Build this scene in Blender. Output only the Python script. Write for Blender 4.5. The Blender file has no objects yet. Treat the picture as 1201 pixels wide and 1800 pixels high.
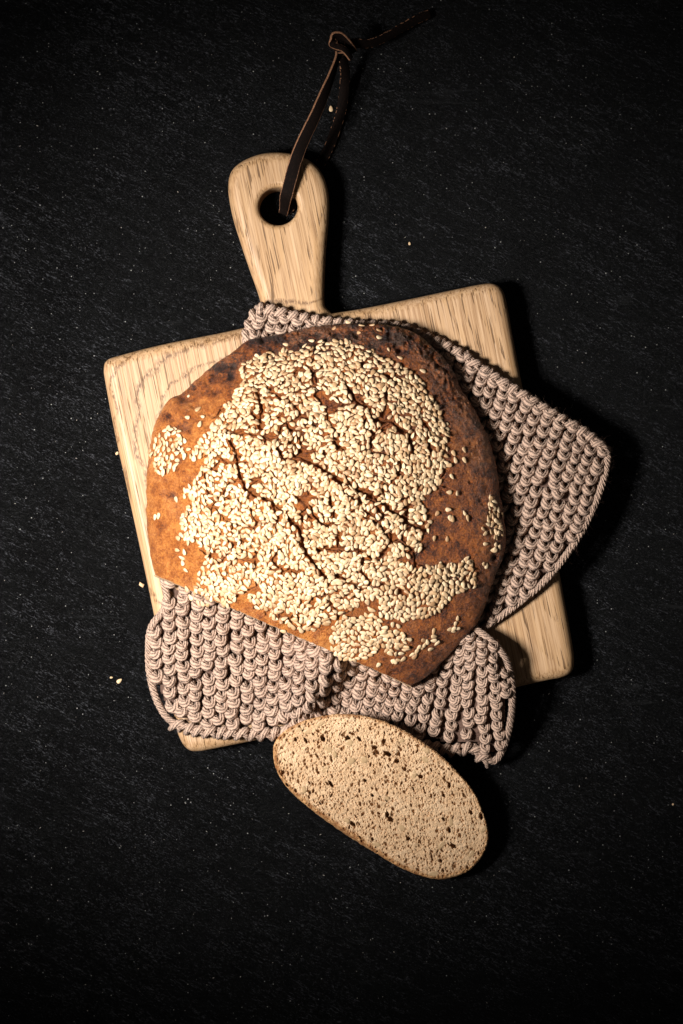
import bpy, bmesh, math, random
import numpy as np
from mathutils import Vector, Matrix

random.seed(7)
rng = np.random.default_rng(11)
C = bpy.context.scene.collection
S = 0.00025            # one unit of the layout grid = 0.25 mm on the tabletop
CAMH = 1.0             # camera height in metres

# ---------------------------------------------------------------- camera
cam_d = bpy.data.cameras.new('camera')
cam = bpy.data.objects.new('camera', cam_d)
C.objects.link(cam)
cam.location = (0, 0, CAMH)
cam.rotation_euler = (0, 0, 0)
cam_d.sensor_fit = 'VERTICAL'
cam_d.sensor_height = 36
cam_d.lens = 36 * CAMH / (1800 * S)
cam_d.clip_start = 0.01
cam_d.clip_end = 20
bpy.context.scene.camera = cam

# ---------------------------------------------------------------- world
w = bpy.data.worlds.new('World')
bpy.context.scene.world = w
w.use_nodes = True
bg = w.node_tree.nodes['Background']
bg.inputs[0].default_value = (1.0, 0.93, 0.86, 1)
bg.inputs[1].default_value = 0.038

# ---------------------------------------------------------------- lamp
def P(px, py, z):
    """layout grid position at height z (metres) -> world"""
    k = (CAMH - z) / CAMH * S
    return ((px - 600.5) * k, (900 - py) * k, z)

AIM = Vector(P(560, 900, 0.0))
AZ, EL, DIST = math.radians(186), math.radians(59), 0.64
lamp_d = bpy.data.lights.new('studio_lamp', 'SPOT')
lamp_d.energy = 54
lamp_d.color = (1.0, 0.972, 0.935)
lamp_d.shadow_soft_size = 0.074
lamp_d.spot_size = math.radians(43)
lamp_d.spot_blend = 1.0
lamp = bpy.data.objects.new('studio_lamp', lamp_d)
C.objects.link(lamp)
ld = Vector((math.cos(AZ) * math.cos(EL), math.sin(AZ) * math.cos(EL), math.sin(EL)))
lamp.location = AIM + ld * DIST
lamp.rotation_euler = (Vector(P(440, 860, 0)) - lamp.location).to_track_quat('-Z', 'Y').to_euler()

vs = bpy.context.scene.view_settings
vs.view_transform = 'Standard'
vs.look = 'None'
vs.exposure = 0
vs.gamma = 1

# ---------------------------------------------------------------- small numpy noise kit
def _h(ix, iy, seed):
    n = (ix.astype(np.int64) * 374761393 + iy.astype(np.int64) * 668265263 + seed * 982451653) & 0xffffffff
    n = ((n ^ (n >> 13)) * 1274126177) & 0xffffffff
    n = (n ^ (n >> 16)) & 0xffffffff
    return n / 4294967295.0

def vn(x, y, seed=0):
    x = np.asarray(x, float); y = np.asarray(y, float)
    ix = np.floor(x); iy = np.floor(y)
    fx = x - ix; fy = y - iy
    fx = fx * fx * (3 - 2 * fx); fy = fy * fy * (3 - 2 * fy)
    a = _h(ix, iy, seed); b = _h(ix + 1, iy, seed); c = _h(ix, iy + 1, seed); d = _h(ix + 1, iy + 1, seed)
    return (a * (1 - fx) + b * fx) * (1 - fy) + (c * (1 - fx) + d * fx) * fy      # 0..1

def fbm(x, y, seed=0, octv=4):
    s = 0; a = 1; t = 0
    for k in range(octv):
        s = s + a * (vn(x * 2 ** k + 17 * k, y * 2 ** k - 9 * k, seed + k) - .5); t += a; a *= .5
    return s / t * 2                                                              # about -1..1

def sstep(a, b, x):
    t = np.clip((np.asarray(x, float) - a) / (b - a), 0, 1)
    return t * t * (3 - 2 * t)

def seg_dist(x, y, pl):
    """distance to polyline and param 0..1 along it"""
    x = np.asarray(x, float); y = np.asarray(y, float)
    best = np.full(x.shape, 1e9)
    for (x0, y0), (x1, y1) in zip(pl[:-1], pl[1:]):
        dx, dy = x1 - x0, y1 - y0
        t = np.clip(((x - x0) * dx + (y - y0) * dy) / (dx * dx + dy * dy + 1e-9), 0, 1)
        best = np.minimum(best, np.hypot(x - x0 - t * dx, y - y0 - t * dy))
    return best

def inside(x, y, poly):
    x = np.asarray(x, float); y = np.asarray(y, float)
    r = np.zeros(x.shape, bool)
    n = len(poly)
    for i in range(n):
        x0, y0 = poly[i]; x1, y1 = poly[(i + 1) % n]
        if y0 == y1: continue
        c = ((y0 > y) != (y1 > y)) & (x < (x1 - x0) * (y - y0) / (y1 - y0) + x0)
        r ^= c
    return r

def catmull(pts, n, closed=False):
    """dense Catmull-Rom through pts (any dimension), n samples per span"""
    p = np.array(pts, float)
    m = len(p)
    out = []
    spans = m if closed else m - 1
    for i in range(spans):
        if closed:
            a, b, c, d = p[(i - 1) % m], p[i], p[(i + 1) % m], p[(i + 2) % m]
        else:
            a = p[i - 1] if i > 0 else 2 * p[0] - p[1]
            b, c = p[i], p[i + 1]
            d = p[i + 2] if i + 2 < m else 2 * p[-1] - p[-2]
        for k in range(n):
            t = k / n
            out.append(.5 * ((2 * b) + (c - a) * t + (2 * a - 5 * b + 4 * c - d) * t * t + (3 * b - a - 3 * c + d) * t ** 3))
    if not closed: out.append(p[-1])
    return np.array(out)

# ---------------------------------------------------------------- object helpers
def thing(name, label, cat, loc=(0, 0, 0), group=None):
    o = bpy.data.objects.new(name, None); C.objects.link(o)
    o.empty_display_size = 0.02
    o.location = loc
    o['label'] = label; o['category'] = cat
    if group: o['group'] = group
    return o

def mesh_np(name, verts, faces, smooth=True):
    """verts (n,3), faces (m,k) array"""
    me = bpy.data.meshes.new(name)
    v = np.ascontiguousarray(verts, dtype=np.float32)
    f = np.ascontiguousarray(faces, dtype=np.int32)
    k = f.shape[1]
    me.vertices.add(len(v)); me.vertices.foreach_set('co', v.ravel())
    me.loops.add(f.size); me.loops.foreach_set('vertex_index', f.ravel())
    me.polygons.add(len(f))
    me.polygons.foreach_set('loop_start', np.arange(0, f.size, k, dtype=np.int32))
    me.polygons.foreach_set('loop_total', np.full(len(f), k, dtype=np.int32))
    me.update(calc_edges=True)
    if smooth: me.polygons.foreach_set('use_smooth', np.ones(len(f), bool))
    return me

def put(name, me, mat, parent=None):
    o = bpy.data.objects.new(name, me); C.objects.link(o)
    if mat and not me.materials: me.materials.append(mat)
    if parent:
        o.parent = parent
        o.matrix_parent_inverse = Matrix.Translation(-Vector(parent.location))
    return o

def attr(me, name, vals):
    a = me.attributes.new(name, 'FLOAT', 'POINT')
    a.data.foreach_set('value', np.ascontiguousarray(vals, dtype=np.float32))

def grid_faces(nr, nc, wrap=False):
    """quads over an nr x nc vertex grid; wrap joins last column to first"""
    r = np.arange(nr - 1)[:, None]; c = np.arange(nc if wrap else nc - 1)[None, :]
    c2 = (c + 1) % nc
    a = r * nc + c; b = r * nc + c2; d = (r + 1) * nc + c; e = (r + 1) * nc + c2
    return np.stack([a, d, e, b], -1).reshape(-1, 4)

# ---------------------------------------------------------------- material kit
class NT:
    def __init__(s, name):
        s.m = bpy.data.materials.new(name); s.m.use_nodes = True
        s.t = s.m.node_tree; s.n = s.t.nodes; s.l = s.t.links
        s.b = s.n['Principled BSDF']
    def add(s, typ, **kw):
        n = s.n.new(typ)
        for k, v in kw.items():
            if k.startswith('i_'):
                key = k[2:]
                key = int(key) if key.isdigit() else key.replace('_', ' ')
                if hasattr(v, 'is_output'): s.l.new(v, n.inputs[key])
                else: n.inputs[key].default_value = v
            else: setattr(n, k, v)
        return n
    def math(s, op, a, b=None, c=None, clamp=False):
        n = s.n.new('ShaderNodeMath'); n.operation = op; n.use_clamp = clamp
        for i, v in enumerate((a, b, c)):
            if v is None: continue
            if hasattr(v, 'is_output'): s.l.new(v, n.inputs[i])
            else: n.inputs[i].default_value = v
        return n.outputs[0]
    def coord(s, scale=(1, 1, 1), rot=(0, 0, 0), kind='Object', loc=(0, 0, 0)):
        tc = s.add('ShaderNodeTexCoord')
        m = s.add('ShaderNodeMapping', i_Scale=scale, i_Rotation=rot, i_Location=loc)
        s.l.new(tc.outputs[kind], m.inputs[0]); return m.outputs[0]
    def noise(s, vec, scale, detail=2, rough=.5, dist=0):
        n = s.add('ShaderNodeTexNoise', i_Vector=vec, i_Scale=scale, i_Detail=detail, i_Roughness=rough, i_Distortion=dist)
        return n.outputs[0]
    def ramp(s, fac, stops):
        n = s.add('ShaderNodeValToRGB', i_Fac=fac)
        e = n.color_ramp.elements
        while len(e) < len(stops): e.new(.5)
        for el, (p, c) in zip(e, stops):
            el.position = p
            el.color = (c, c, c, 1) if not hasattr(c, '__len__') else (*c, 1)
        return n.outputs[0]
    def mix(s, fac, a, b, mode='MIX'):
        n = s.add('ShaderNodeMix', data_type='RGBA', blend_type=mode)
        for i, v in ((0, fac), (6, a), (7, b)):
            if hasattr(v, 'is_output'): s.l.new(v, n.inputs[i])
            elif i == 0: n.inputs[i].default_value = v
            else: n.inputs[i].default_value = (*v, 1)
        return n.outputs[2]
    def bump(s, h, strength, dist, normal=None):
        n = s.add('ShaderNodeBump', i_Height=h, i_Strength=strength, i_Distance=dist)
        if normal: s.l.new(normal, n.inputs['Normal'])
        return n.outputs[0]
    def out(s, color=None, rough=None, normal=None, spec=None):
        for k, v in (('Base Color', color), ('Roughness', rough), ('Normal', normal), ('Specular IOR Level', spec)):
            if v is None: continue
            if hasattr(v, 'is_output'): s.l.new(v, s.b.inputs[k])
            elif k == 'Base Color': s.b.inputs[k].default_value = (*v, 1)
            else: s.b.inputs[k].default_value = v
        return s.m

# --- slate
def mat_slate():
    t = NT('black_slate')
    v = t.coord()
    warp = t.noise(v, 9, 3)
    def turned(deg, sx):
        q = t.add('ShaderNodeMapping', i_Vector=v, i_Rotation=(0, 0, math.radians(deg))).outputs[0]
        return t.add('ShaderNodeMapping', i_Vector=q, i_Scale=(sx, 1, 1)).outputs[0]
    rot = turned(29, .26)
    rot2 = turned(27, .2)
    st = t.noise(rot, 2300, 2, .65, .1)
    st2 = t.noise(rot2, 330, 4, .65, .6)
    fine = t.noise(v, 2600, 3, .75)
    big = t.noise(v, 14, 4, .6)
    h = t.math('ADD', t.math('MULTIPLY', st, 1.0), t.math('MULTIPLY', fine, .8))
    h = t.math('ADD', h, t.math('MULTIPLY', st2, .2))
    # dust grains
    vo = t.add('ShaderNodeTexVoronoi', i_Vector=v, i_Scale=800, i_Randomness=1.0)
    sel = t.add('ShaderNodeSeparateColor', i_0=vo.outputs['Color'])
    keep = t.math('GREATER_THAN', sel.outputs[0], t.math('SUBTRACT', .97, t.math('MULTIPLY', big, .10)))
    rad = t.math('MULTIPLY', sel.outputs[1], .24)
    dot = t.math('MULTIPLY', t.math('LESS_THAN', vo.outputs['Distance'], rad), keep)
    # pale grain flecks with the slate's glints put into their colour, denser along streaks
    dens = t.math('ADD', t.math('MULTIPLY', t.math('SUBTRACT', st2, .5), .24), t.math('MULTIPLY', t.math('SUBTRACT', big, .5), .10))
    fk = t.math('ADD', t.math('ADD', t.math('MULTIPLY', st, .55), t.math('MULTIPLY', fine, .45)), dens)
    fl = t.ramp(fk, [(.55, 0), (.69, 1)])
    base = t.mix(fl, (.0002, .0002, .0003), (.054, .054, .060))
    base = t.mix(dot, base, (.17, .165, .155))
    sc = t.ramp(t.noise(t.add('ShaderNodeMapping', i_Vector=v, i_Rotation=(0, 0, math.radians(-14)), i_Scale=(.12, 1, 1)).outputs[0], 70, 5, .7, 1.2), [(.63, 0), (.72, 1)])
    base = t.mix(t.math('MULTIPLY', sc, .18), base, (.05, .05, .052))
    n = t.bump(h, .9, .0006)
    return t.out(base, .34, n, .09)

# --- oak
GR = math.radians(11.6)          # grain tilts anticlockwise
def mat_oak():
    t = NT('oiled_oak')
    tc = t.add('ShaderNodeTexCoord')
    v = t.add('ShaderNodeMapping', i_Vector=tc.outputs['Object'], i_Rotation=(0, 0, -GR)).outputs[0]
    sx = t.add('ShaderNodeSeparateXYZ', i_0=v)
    X, Y, Z = sx.outputs
    wv = t.add('ShaderNodeMapping', i_Vector=v, i_Scale=(1, .16, 1)).outputs[0]
    wob = t.math('SUBTRACT', t.noise(wv, 22, 3, .5), .5)
    # growth rings around an axis lying under the board, a little inclined
    ax = t.math('ADD', X, t.math('MULTIPLY', Y, .10))
    az = t.math('ADD', t.math('ADD', Z, .055), t.math('MULTIPLY', Y, .11))
    r = t.math('SQRT', t.math('ADD', t.math('MULTIPLY', t.math('SUBTRACT', ax, .035), t.math('SUBTRACT', ax, .035)), t.math('MULTIPLY', az, az)))
    r = t.math('ADD', r, t.math('MULTIPLY', wob, .016))
    ring = t.math('FRACT', t.math('MULTIPLY', r, 260))
    early = t.ramp(ring, [(0, 1), (.28, .55), (.5, .12), (.92, 0), (1, 1)])
    # fine fibres and pores
    fb = t.noise(t.add('ShaderNodeMapping', i_Vector=v, i_Scale=(1, .022, 1)).outputs[0], 1500, 3, .6)
    fb2 = t.noise(t.add('ShaderNodeMapping', i_Vector=v, i_Scale=(1, .03, 1)).outputs[0], 420, 3, .6)
    po = t.noise(t.add('ShaderNodeMapping', i_Vector=v, i_Scale=(1, .024, .4)).outputs[0], 1900, 2, .5)
    thr = t.math('SUBTRACT', .66, t.math('MULTIPLY', early, .125))
    pore = t.math('MULTIPLY', t.math('SUBTRACT', po, thr), 16, clamp=True)
    c = t.mix(t.ramp(fb2, [(.25, 0), (.75, 1)]), (.31, .18, .092), (.50, .335, .205))
    c = t.mix(t.math('MULTIPLY', early, .40), c, (.40, .235, .105))
    c = t.mix(t.math('MULTIPLY', t.ramp(fb, [(.42, 0), (.70, 1)]), .50), c, (.33, .185, .08))
    big = t.noise(t.add('ShaderNodeMapping', i_Vector=v, i_Scale=(1, .3, 1)).outputs[0], 30, 3, .5)
    c = t.mix(t.math('MULTIPLY', t.ramp(big, [(.4, 0), (.7, 1)]), .30), c, (.46, .27, .115))
    ln = t.noise(t.add('ShaderNodeMapping', i_Vector=v, i_Scale=(1, .014, 1)).outputs[0], 1500, 3, .75)
    c = t.mix(t.math('MULTIPLY', t.ramp(ln, [(.46, 0), (.62, 1)]), .70), c, (.19, .095, .038))
    ex = t.math('ABSOLUTE', t.math('DIVIDE', t.math('ADD', X, .0259), .055)); ey = t.math('ABSOLUTE', t.math('DIVIDE', t.math('SUBTRACT', Y, .0231), .060))
    se = t.math('POWER', t.math('ADD', t.math('POWER', ex, 4.0), t.math('POWER', ey, 4.0)), .25)
    se = t.math('ADD', se, t.math('MULTIPLY', t.math('SUBTRACT', t.noise(v, 75, 3, .6), .5), .20))
    fig = None
    for rr_, ww_ in ((1.0, .034), (.84, .022), (1.17, .02)):
        g_ = t.math('SUBTRACT', 1.0, t.math('DIVIDE', t.math('ABSOLUTE', t.math('SUBTRACT', se, rr_)), ww_), clamp=True)
        fig = g_ if fig is None else t.math('MAXIMUM', fig, g_)
    dots = t.ramp(t.noise(t.add('ShaderNodeMapping', i_Vector=v, i_Scale=(1, .35, 1)).outputs[0], 1500, 2, .6), [(.40, 0), (.56, 1)])
    c = t.mix(t.math('MULTIPLY', t.math('MULTIPLY', fig, dots), .95), c, (.09, .04, .014))
    c = t.mix(t.math('MULTIPLY', pore, .85), c, (.085, .04, .014))
    h = t.math('ADD', t.math('MULTIPLY', pore, -1.0), t.math('MULTIPLY', fb, .35))
    n = t.bump(h, .6, .00025)
    return t.out(c, .52, n, .35)

# --- yarn
def mat_yarn():
    t = NT('cotton_yarn')
    uv = t.add('ShaderNodeUVMap').outputs[0]
    sx = t.add('ShaderNodeSeparateXYZ', i_0=uv)
    U, V = sx.outputs[0], sx.outputs[1]
    ob = t.coord()
    nz = t.noise(ob, 1500, 3, .6)
    ph = t.math('ADD', t.math('MULTIPLY', V, 8), t.math('MULTIPLY', U, 1.0))
    ph = t.math('ADD', ph, t.math('MULTIPLY', nz, .9))
    st = t.math('ABSOLUTE', t.math('SINE', t.math('MULTIPLY', ph, math.pi)))
    fib = t.noise(t.add('ShaderNodeMapping', i_Vector=ob, i_Scale=(1, 1, 1)).outputs[0], 5200, 2, .6)
    h = t.math('ADD', st, t.math('MULTIPLY', fib, .5))
    n = t.bump(h, .9, .0006)
    c = t.mix(t.ramp(st, [(.0, 0), (.55, 1)]), (.085, .045, .03), (.52, .355, .26))  # dark stop puts the shade between strands into the colour
    c = t.mix(t.math('MULTIPLY', t.noise(ob, 60, 2), .35), c, (.30, .195, .15))
    t.b.inputs['Sheen Weight'].default_value = .06
    t.b.inputs['Sheen Roughness'].default_value = .5
    return t.out(c, .9, n, .15)

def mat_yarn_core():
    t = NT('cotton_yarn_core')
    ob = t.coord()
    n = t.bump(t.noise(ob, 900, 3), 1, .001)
    return t.out((.10, .06, .045), .95, n, .1)  # same cotton, darkened so the gaps between stitches hold painted shade

# --- crust
def mat_crust():
    t = NT('baked_crust')
    v = t.coord()
    bake_shade = t.add('ShaderNodeAttribute', attribute_name='bake_shade').outputs['Fac']
    crack = t.add('ShaderNodeAttribute', attribute_name='crack').outputs['Fac']
    flour = t.add('ShaderNodeAttribute', attribute_name='flour').outputs['Fac']
    n1 = t.noise(v, 240, 4, .65)
    n2 = t.noise(v, 1150, 5, .8)
    n3 = t.noise(v, 3600, 2, .6)
    f = t.math('ADD', bake_shade, t.math('MULTIPLY', t.math('SUBTRACT', n1, .5), 1.5))
    f = t.math('ADD', f, t.math('MULTIPLY', t.math('SUBTRACT', n2, .5), 2.2))
    c = t.ramp(f, [(0.0, (.48, .18, .040)), (.28, (.33, .098, .018)), (.52, (.23, .062, .011)), (.75, (.105, .025, .006)), (1.0, (.016, .005, .003))])
    fl = t.math('MULTIPLY', flour, t.ramp(t.noise(v, 1900, 4, .8), [(.47, 0), (.62, 1)]))
    c = t.mix(t.math('MULTIPLY', fl, .34), c, (.58, .33, .20))
    c = t.mix(t.math('MULTIPLY', crack, .8), c, (.20, .06, .012))
    h = t.math('ADD', t.math('MULTIPLY', n2, .9), t.math('MULTIPLY', n3, .5))
    h = t.math('ADD', h, t.math('MULTIPLY', n1, .8))
    n = t.bump(h, 1.0, .0011)
    ro = t.ramp(n2, [(.3, .28), (.7, .55)])
    return t.out(c, ro, n, .42)

# --- crumb
def mat_crumb(name, light=(.68, .475, .295), dark=(.53, .335, .185)):
    t = NT(name)
    v = t.coord()
    cr = t.add('ShaderNodeAttribute', attribute_name='crusty').outputs['Fac']
    n1 = t.noise(v, 160, 3, .6)
    n2 = t.noise(v, 2300, 3, .7)
    c = t.mix(t.ramp(n1, [(.3, 0), (.7, 1)]), light, dark)
    c = t.mix(t.ramp(n2, [(.5, 0), (.75, 1)]), c, (.52, .31, .155))
    f = t.math('ADD', cr, t.math('MULTIPLY', t.math('SUBTRACT', n2, .5), 2.2))
    n4 = t.noise(v, 420, 3, .6)
    f = t.math('ADD', f, t.math('MULTIPLY', t.math('SUBTRACT', n4, .5), 1.4))
    c = t.mix(t.ramp(f, [(.3, 0), (.9, 1)]), c, t.mix(t.ramp(n4, [(.38, 0), (.62, 1)]), (.50, .27, .11), (.24, .10, .035)))
    n = t.bump(n2, .9, .0006)
    return t.out(c, .85, n, .2)

def mat_seed():
    t = NT('sesame')
    v = t.coord()
    g = t.add('ShaderNodeNewGeometry')
    oi = t.add('ShaderNodeObjectInfo')
    r = t.math('FRACT', t.math('ADD', g.outputs['Random Per Island'], oi.outputs['Random']))
    c = t.ramp(r, [(0, (.28, .15, .07)), (.09, (.38, .225, .105)), (.40, (.50, .35, .20)), (.85, (.61, .46, .285)), (1, (.42, .26, .14))])
    n1 = t.noise(v, 1400, 2, .5)
    c = t.mix(t.math('MULTIPLY', n1, .30), c, (.50, .33, .20))
    n = t.bump(n1, .3, .0002)
    return t.out(c, .42, n, .34)

def mat_kernel():
    t = NT('sunflower_kernel')
    v = t.coord()
    n1 = t.noise(v, 700, 3, .6)
    c = t.mix(n1, (.30, .19, .095), (.50, .34, .19))
    return t.out(c, .5, t.bump(n1, .3, .0003), .4)

def mat_leather(edge=False):
    t = NT('lit_leather_edge' if edge else 'dark_leather')
    v = t.coord()
    n1 = t.noise(v, 2600, 4, .75)
    if edge:
        c = t.mix(t.ramp(n1, [(.35, 0), (.65, 1)]), (.03, .012, .007), (.36, .18, .10))  # paler brown puts the lit strap edge into the colour
    else:
        c = t.mix(t.ramp(n1, [(.55, 0), (.75, 1)]), (.004, .0025, .002), (.04, .018, .012))
    return t.out(c, .8, t.bump(n1, .5, .0003), .05)

M = dict(slate=mat_slate(), oak=mat_oak(), yarn=mat_yarn(), core=mat_yarn_core(), crust=mat_crust(),
         crumb=mat_crumb('rye_crumb'), seed=mat_seed(), kernel=mat_kernel(), leather=mat_leather(), ledge=mat_leather(True))

# ================================================================ slate tabletop
def build_slate():
    n = 241
    g = np.linspace(-.6, .6, n)
    X, Y = np.meshgrid(g, g)
    Z = fbm(X * 22 + Y * 4, Y * 34, 3, 4) * .00035 - .0006
    me = mesh_np('slate_tabletop', np.stack([X, Y, Z], -1).reshape(-1, 3), grid_faces(n, n)[:, ::-1].copy())
    o = put('slate_tabletop', me, M['slate'])
    o['kind'] = 'structure'
    return o
build_slate()

# ================================================================ cutting board
ZB = .0165
BOARD = [(186, 640), (880, 500.5), (1007, 1172), (332, 1318)]     # corners
def rounded(poly, rads, n=10):
    out = []
    m = len(poly)
    for i in range(m):
        p = np.array(poly[i], float); a = np.array(poly[i - 1], float); b = np.array(poly[(i + 1) % m], float)
        ua = (a - p) / np.linalg.norm(a - p); ub = (b - p) / np.linalg.norm(b - p)
        r = rads[i]
        s, e = p + ua * r, p + ub * r
        for k in range(n + 1):
            t = k / n
            out.append((1 - t) ** 2 * s + 2 * t * (1 - t) * p + t * t * e)
    return np.array(out)

def board_outline():
    # slightly bowed edges, clockwise on the picture from the handle's left foot
    left = [(466, 560), (455, 520), (441, 480), (424, 430), (409, 380), (402, 335), (407, 305), (425, 287), (455, 274), (487, 270),
            (520, 274), (548, 287), (568, 310), (578, 345), (578, 385), (574, 430), (571, 480), (570, 520), (571, 540)]
    h = catmull(left, 6)
    tr = [(584, 552), (640, 543), (720, 527), (800, 510), (845, 501), (866, 500), (880, 508), (889, 530), (902, 600), (925, 720),
          (960, 890), (985, 1020), (1003, 1120), (1008, 1160), (1003, 1180), (985, 1190), (950, 1197),
          (800, 1232), (650, 1262), (500, 1290), (380, 1314), (350, 1319), (332, 1316), (318, 1298), (307, 1260),
          (280, 1120), (250, 975), (225, 860), (204, 765), (188, 680), (184, 650), (190, 634), (215, 625), (290, 606), (400, 584), (466, 568)]
    b = catmull(tr, 8)
    return np.vstack([h, b[:-1]])

def build_board():
    O = board_outline()
    hole = catmull([(490 + 34 * math.cos(a), 366 + 33 * math.sin(a)) for a in np.linspace(0, 2 * math.pi, 16, endpoint=False)], 5, True)
    # arc-length resample
    def resample(p, step):
        q = np.vstack([p, p[:1]]); d = np.r_[0, np.cumsum(np.hypot(*np.diff(q, axis=0).T))]
        n = int(d[-1] / step); t = np.linspace(0, d[-1], n, endpoint=False)
        return np.stack([np.interp(t, d, q[:, 0]), np.interp(t, d, q[:, 1])], -1)
    O = resample(O, 5); hole = resample(hole, 4)
    # world scale at top height
    k = (CAMH - ZB * .5) / CAMH
    W = lambda p: np.stack([(p[:, 0] - 600.5) * S * k, (900 - p[:, 1]) * S * k], -1)
    def rings(p, rad, sign):
        w = W(p)
        t = np.roll(w, -1, 0) - np.roll(w, 1, 0); t /= np.linalg.norm(t, axis=1)[:, None]
        nrm = np.stack([-t[:, 1], t[:, 0]], -1)
        area = np.sum(w[:, 0] * np.roll(w[:, 1], -1) - w[:, 1] * np.roll(w[:, 0], -1))
        if area < 0: nrm = -nrm          # nrm now points inward of the loop
        nrm = nrm * sign
        # smooth normals to avoid pinching at the concave corner
        for _ in range(6):
            nrm = (np.roll(nrm, 1, 0) + nrm * 2 + np.roll(nrm, -1, 0)) / 4
        out = []
        prof = [(1.0, 0), (.35, .12 * rad), (0, .38 * rad)]
        for f, zz in prof: out.append((w + nrm * rad * .5 * f * .7, np.full(len(w), zz)))
        K = 9
        for j in range(K + 1):
            a = j / K * math.pi / 2
            out.append((w + nrm * rad * (1 - math.cos(a)), np.full(len(w), ZB - rad + rad * math.sin(a) * 1.0)))
        return out
    vo = []; fo = []
    def emit(rs, flip):
        n = len(rs[0][0]); base = len(vo)
        for xy, z in rs:
            for a, b in zip(xy, z): vo.append((a[0], a[1], b))
        for r in range(len(rs) - 1):
            for i in range(n):
                a = base + r * n + i; b = base + r * n + (i + 1) % n
                c = a + n; d = b + n
                fo.append((a, b, d, c) if not flip else (a, c, d, b))
        return list(range(base + (len(rs) - 1) * n, base + len(rs) * n)), list(range(base, base + n))
    top_o, bot_o = emit(rings(O, .0052, 1), False)
    top_h, bot_h = emit(rings(hole, .0026, -1), True)
    bm = bmesh.new()
    bv = [bm.verts.new(v) for v in vo]
    for f in fo: bm.faces.new([bv[i] for i in f])
    for loopset in ((top_o, top_h), (bot_o, bot_h)):
        es = []
        for lp in loopset:
            for i in range(len(lp)):
                a, b = bv[lp[i]], bv[lp[(i + 1) % len(lp)]]
                e = bm.edges.get((a, b)) or bm.edges.new((a, b))
                es.append(e)
        bmesh.ops.triangle_fill(bm, use_beauty=True, use_dissolve=False, edges=es)
    bmesh.ops.recalc_face_normals(bm, faces=bm.faces)
    for f in bm.faces: f.smooth = f.normal.z < .999
    root = thing('cutting_board', 'pale oak cutting board with round-holed handle, lying under the knitted cloth and loaf', 'cutting board', (0, 0, 0))
    # split into slab and handle along the shoulder line
    a = Vector(P(466, 575, ZB)); b = Vector(P(584, 554, ZB))
    dr = (b - a).normalized(); nn = Vector((-dr.y, dr.x, 0))
    for nm, keep in (('board_slab', 'in'), ('handle', 'out')):
        c = bm.copy()
        bmesh.ops.bisect_plane(c, geom=c.verts[:] + c.edges[:] + c.faces[:], plane_co=a, plane_no=nn, clear_outer=(keep == 'in'), clear_inner=(keep == 'out'))
        if keep == 'in': pass
        me = bpy.data.meshes.new(nm); c.to_mesh(me); c.free()
        if len(me.polygons) == 0: continue
        put(nm, me, M['oak'], root)
    bm.free()
    return root
build_board()

# ================================================================ knitted cloth
def zc_up(x, y):
    x = np.asarray(x, float); y = np.asarray(y, float)
    z = 20.2 + 2.5 * np.exp(-(((x - 965) / 90) ** 2 + ((y - 800) / 110) ** 2))
    over = x - (880 + (y - 510) * .19)                 # beyond the board's right edge
    z = z - 3.5 * sstep(20, 160, over)
    z = z + .9 * np.sin(x * .021 + y * .013) * sstep(650, 800, x)
    z = z - 2.0 * sstep(0, 120, (x - 850) * .25 + (y - 1010) * .97)
    return z

def zc_low(x, y):
    x = np.asarray(x, float); y = np.asarray(y, float)
    z = np.full(x.shape, 20.4)
    c1 = 588 - (y - 1150) * .62                        # first soft fold
    d = x - c1
    z = z + 8.0 * 1.9 * np.where(d < 0, np.exp(-(d / 58) ** 2), np.exp(-(d / 34) ** 2)) * (1 - .65 * sstep(1225, 1280, y))
    c2 = 872 + (y - 1150) * .16 - 14                   # raised right hand hump
    d2 = x - c2
    z = z + 12.0 * np.where(d2 < 0, np.exp(-(d2 / 58) ** 2), np.exp(-(d2 / 60) ** 2)) * (1 - .75 * sstep(1225, 1345, y)) * sstep(1060, 1150, y)
    below = y - (1308 - (x - 330) * .187)              # past the board's lower edge
    z = z - 8.0 * sstep(-15, 75, below) - 5 * sstep(60, 150, below)
    leftover = (262 + (y - 1040) * .21 + 10) - x
    z = z - 4.5 * sstep(-15, 32, leftover)
    z = z + .7 * np.sin(x * .03 + y * .05)
    z = z + 1.8 * fbm(x / 42, y / 42, 601, 2) * sstep(690, 780, x) + 1.3 * fbm(x / 38, y / 38, 602, 2)
    # dips where it slips under the loaf
    t = (y - (1020 + (x - 290) * .43))
    z = z - 1.2 * (1 - sstep(-5, 35, t)) * sstep(820, 700, x)
    return z

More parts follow.
